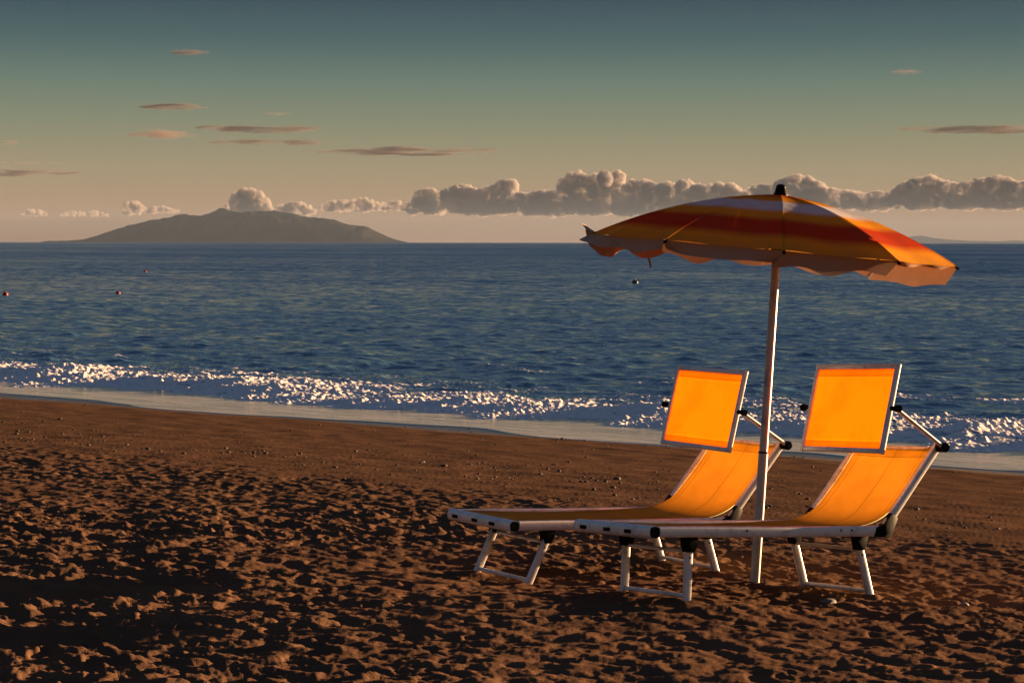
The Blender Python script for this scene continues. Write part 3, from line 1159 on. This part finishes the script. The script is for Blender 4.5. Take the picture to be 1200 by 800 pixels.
stratus('short dark streak cloud high at the left', 168, 243, 126.5, 3.6, 1)
stratus('tiny pink cloud fleck highest in the left sky', 207, 236, 63, 2.8, 2)
stratus('long grey pink cloud streak, upper one of a pair', 238, 374, 152, 4.0, 3)
stratus('long grey pink cloud streak, lower one of a pair', 240, 382, 167, 3.0, 4)
stratus('faint pink cloud patch left of the paired streaks', 162, 236, 158, 4.0, 5, M_FAINT)
stratus('longest dark cloud streak in the middle of the sky', 374, 588, 178, 4.2, 6)
stratus('dark cloud streak at the left edge of the sky', -40, 92, 203, 3.6, 7)
stratus('thin cloud line over the streak at the left edge', -20, 80, 192, 1.8, 8, M_FAINT)
stratus('pink tinged cloud streak at the right edge of the sky', 1060, 1230, 152, 4.2, 9)
stratus('tiny faint cloud fleck high at the right', 1047, 1072, 85, 2.0, 10, M_FAINT)
stratus('small pink cloud fleck at the left edge above the dark streak', -14, 16, 169, 3.0, 11, M_FAINT)
stratus('small faint pink cloud fleck above the paired streaks', 312, 334, 134, 2.0, 12, M_FAINT)


# ------------------------------------------------------------------ haze
def build_haze():
    bm = bmesh.new()
    box(bm, (-14000, -400, -6.5), (14000, 39900, 420))
    N = NT('sea_haze')
    v = N.n('ShaderNodeVolumePrincipled', {'Color': (.25, .335, .49), 'Density': HAZE, 'Anisotropy': .0})
    o = obj('haze', bm, N.done(None, v.outputs[0]), smooth=False)
    tag(o, 'thin evening haze over the sea', 'haze', kind='stuff')


HAZE = 1.7e-5
build_haze()

# ------------------------------------------------------------------ world, sun, camera
wd = bpy.data.worlds.new('World')
SC.world = wd
wd.use_nodes = True
T = wd.node_tree
T.nodes.clear()
out = T.nodes.new('ShaderNodeOutputWorld')
bg = T.nodes.new('ShaderNodeBackground')
sky = T.nodes.new('ShaderNodeTexSky')
sky.sky_type = 'NISHITA'
sky.sun_disc = False
sky.sun_elevation = SUN_EL
sky.sun_rotation = SUN_AZ
sky.dust_density = 2.0
sky.ozone_density = 2.0
tc = T.nodes.new('ShaderNodeTexCoord')
sp = T.nodes.new('ShaderNodeSeparateXYZ')
T.links.new(tc.outputs['Generated'], sp.inputs[0])
mx = T.nodes.new('ShaderNodeMath'); mx.operation = 'MAXIMUM'; mx.inputs[1].default_value = 0
T.links.new(sp.outputs[2], mx.inputs[0])
pw = T.nodes.new('ShaderNodeMath'); pw.operation = 'POWER'; pw.inputs[1].default_value = .5
T.links.new(mx.outputs[0], pw.inputs[0])
rp = T.nodes.new('ShaderNodeValToRGB')
T.links.new(pw.outputs[0], rp.inputs[0])
stops = [(0.0, (176, 130, 96)), (.0184, (182, 146, 110)), (.036, (168, 150, 116)), (.0575, (138, 142, 114)), (.079, (106, 128, 114)), (.10, (70, 101, 104)), (.121, (44, 76, 88)), (.25, (92, 116, 140)), (.5, (76, 95, 124)), (1.0, (60, 76, 106))]
cr = rp.color_ramp
while len(cr.elements) < len(stops):
    cr.elements.new(.5)
BGS = .1
for e, (z, c) in zip(cr.elements, stops):
    e.position = math.sqrt(z)
    e.color = (*[v / KEXP / BGS for v in lin(c)], 1)
m1 = T.nodes.new('ShaderNodeMix'); m1.data_type = 'RGBA'; m1.inputs[0].default_value = .88
nsc = T.nodes.new('ShaderNodeVectorMath'); nsc.operation = 'SCALE'; nsc.inputs['Scale'].default_value = .06
T.links.new(sky.outputs[0], nsc.inputs[0])
T.links.new(nsc.outputs[0], m1.inputs[6])
T.links.new(rp.outputs[0], m1.inputs[7])
T.links.new(m1.outputs[2], bg.inputs['Color'])
bg.inputs['Strength'].default_value = BGS
T.links.new(bg.outputs[0], out.inputs[0])

sd = bpy.data.lights.new('sun', 'SUN')
sd.energy = 5.0
sd.angle = math.radians(.53)
sd.color = (1.0, .60, .30)
so = bpy.data.objects.new('sun', sd)
COL.objects.link(so)
dirv = Vector((math.sin(SUN_AZ) * math.cos(SUN_EL), math.cos(SUN_AZ) * math.cos(SUN_EL), math.sin(SUN_EL)))
so.rotation_euler = dirv.to_track_quat('Z', 'Y').to_euler()
so.location = dirv * 60

cd = bpy.data.cameras.new('camera')
cam = bpy.data.objects.new('camera', cd)
COL.objects.link(cam)
cd.sensor_fit = 'HORIZONTAL'
cd.sensor_width = 36
cd.lens = F_PX * 36 / 1200
cd.clip_start = .1
cd.clip_end = 200000
pitch = math.atan((400 - 284.2) / F_PX)
cam.location = (0, 0, CAMZ)
cam.rotation_euler = (Matrix.Rotation(PI / 2 - pitch, 3, 'X') @ Matrix.Rotation(.0012, 3, 'Z')).to_euler()
SC.camera = cam

SC.view_settings.view_transform = 'Standard'
SC.view_settings.look = 'None'
SC.view_settings.exposure = EXPO
SC.view_settings.gamma = 1
SC.view_settings.use_curve_mapping = False
SC.render.engine = 'CYCLES'
cy = SC.cycles
cy.use_denoising = True
cy.max_bounces = 8
cy.volume_bounces = 3
cy.transparent_max_bounces = 8
cy.sample_clamp_indirect = 8
SC.render.film_transparent = False
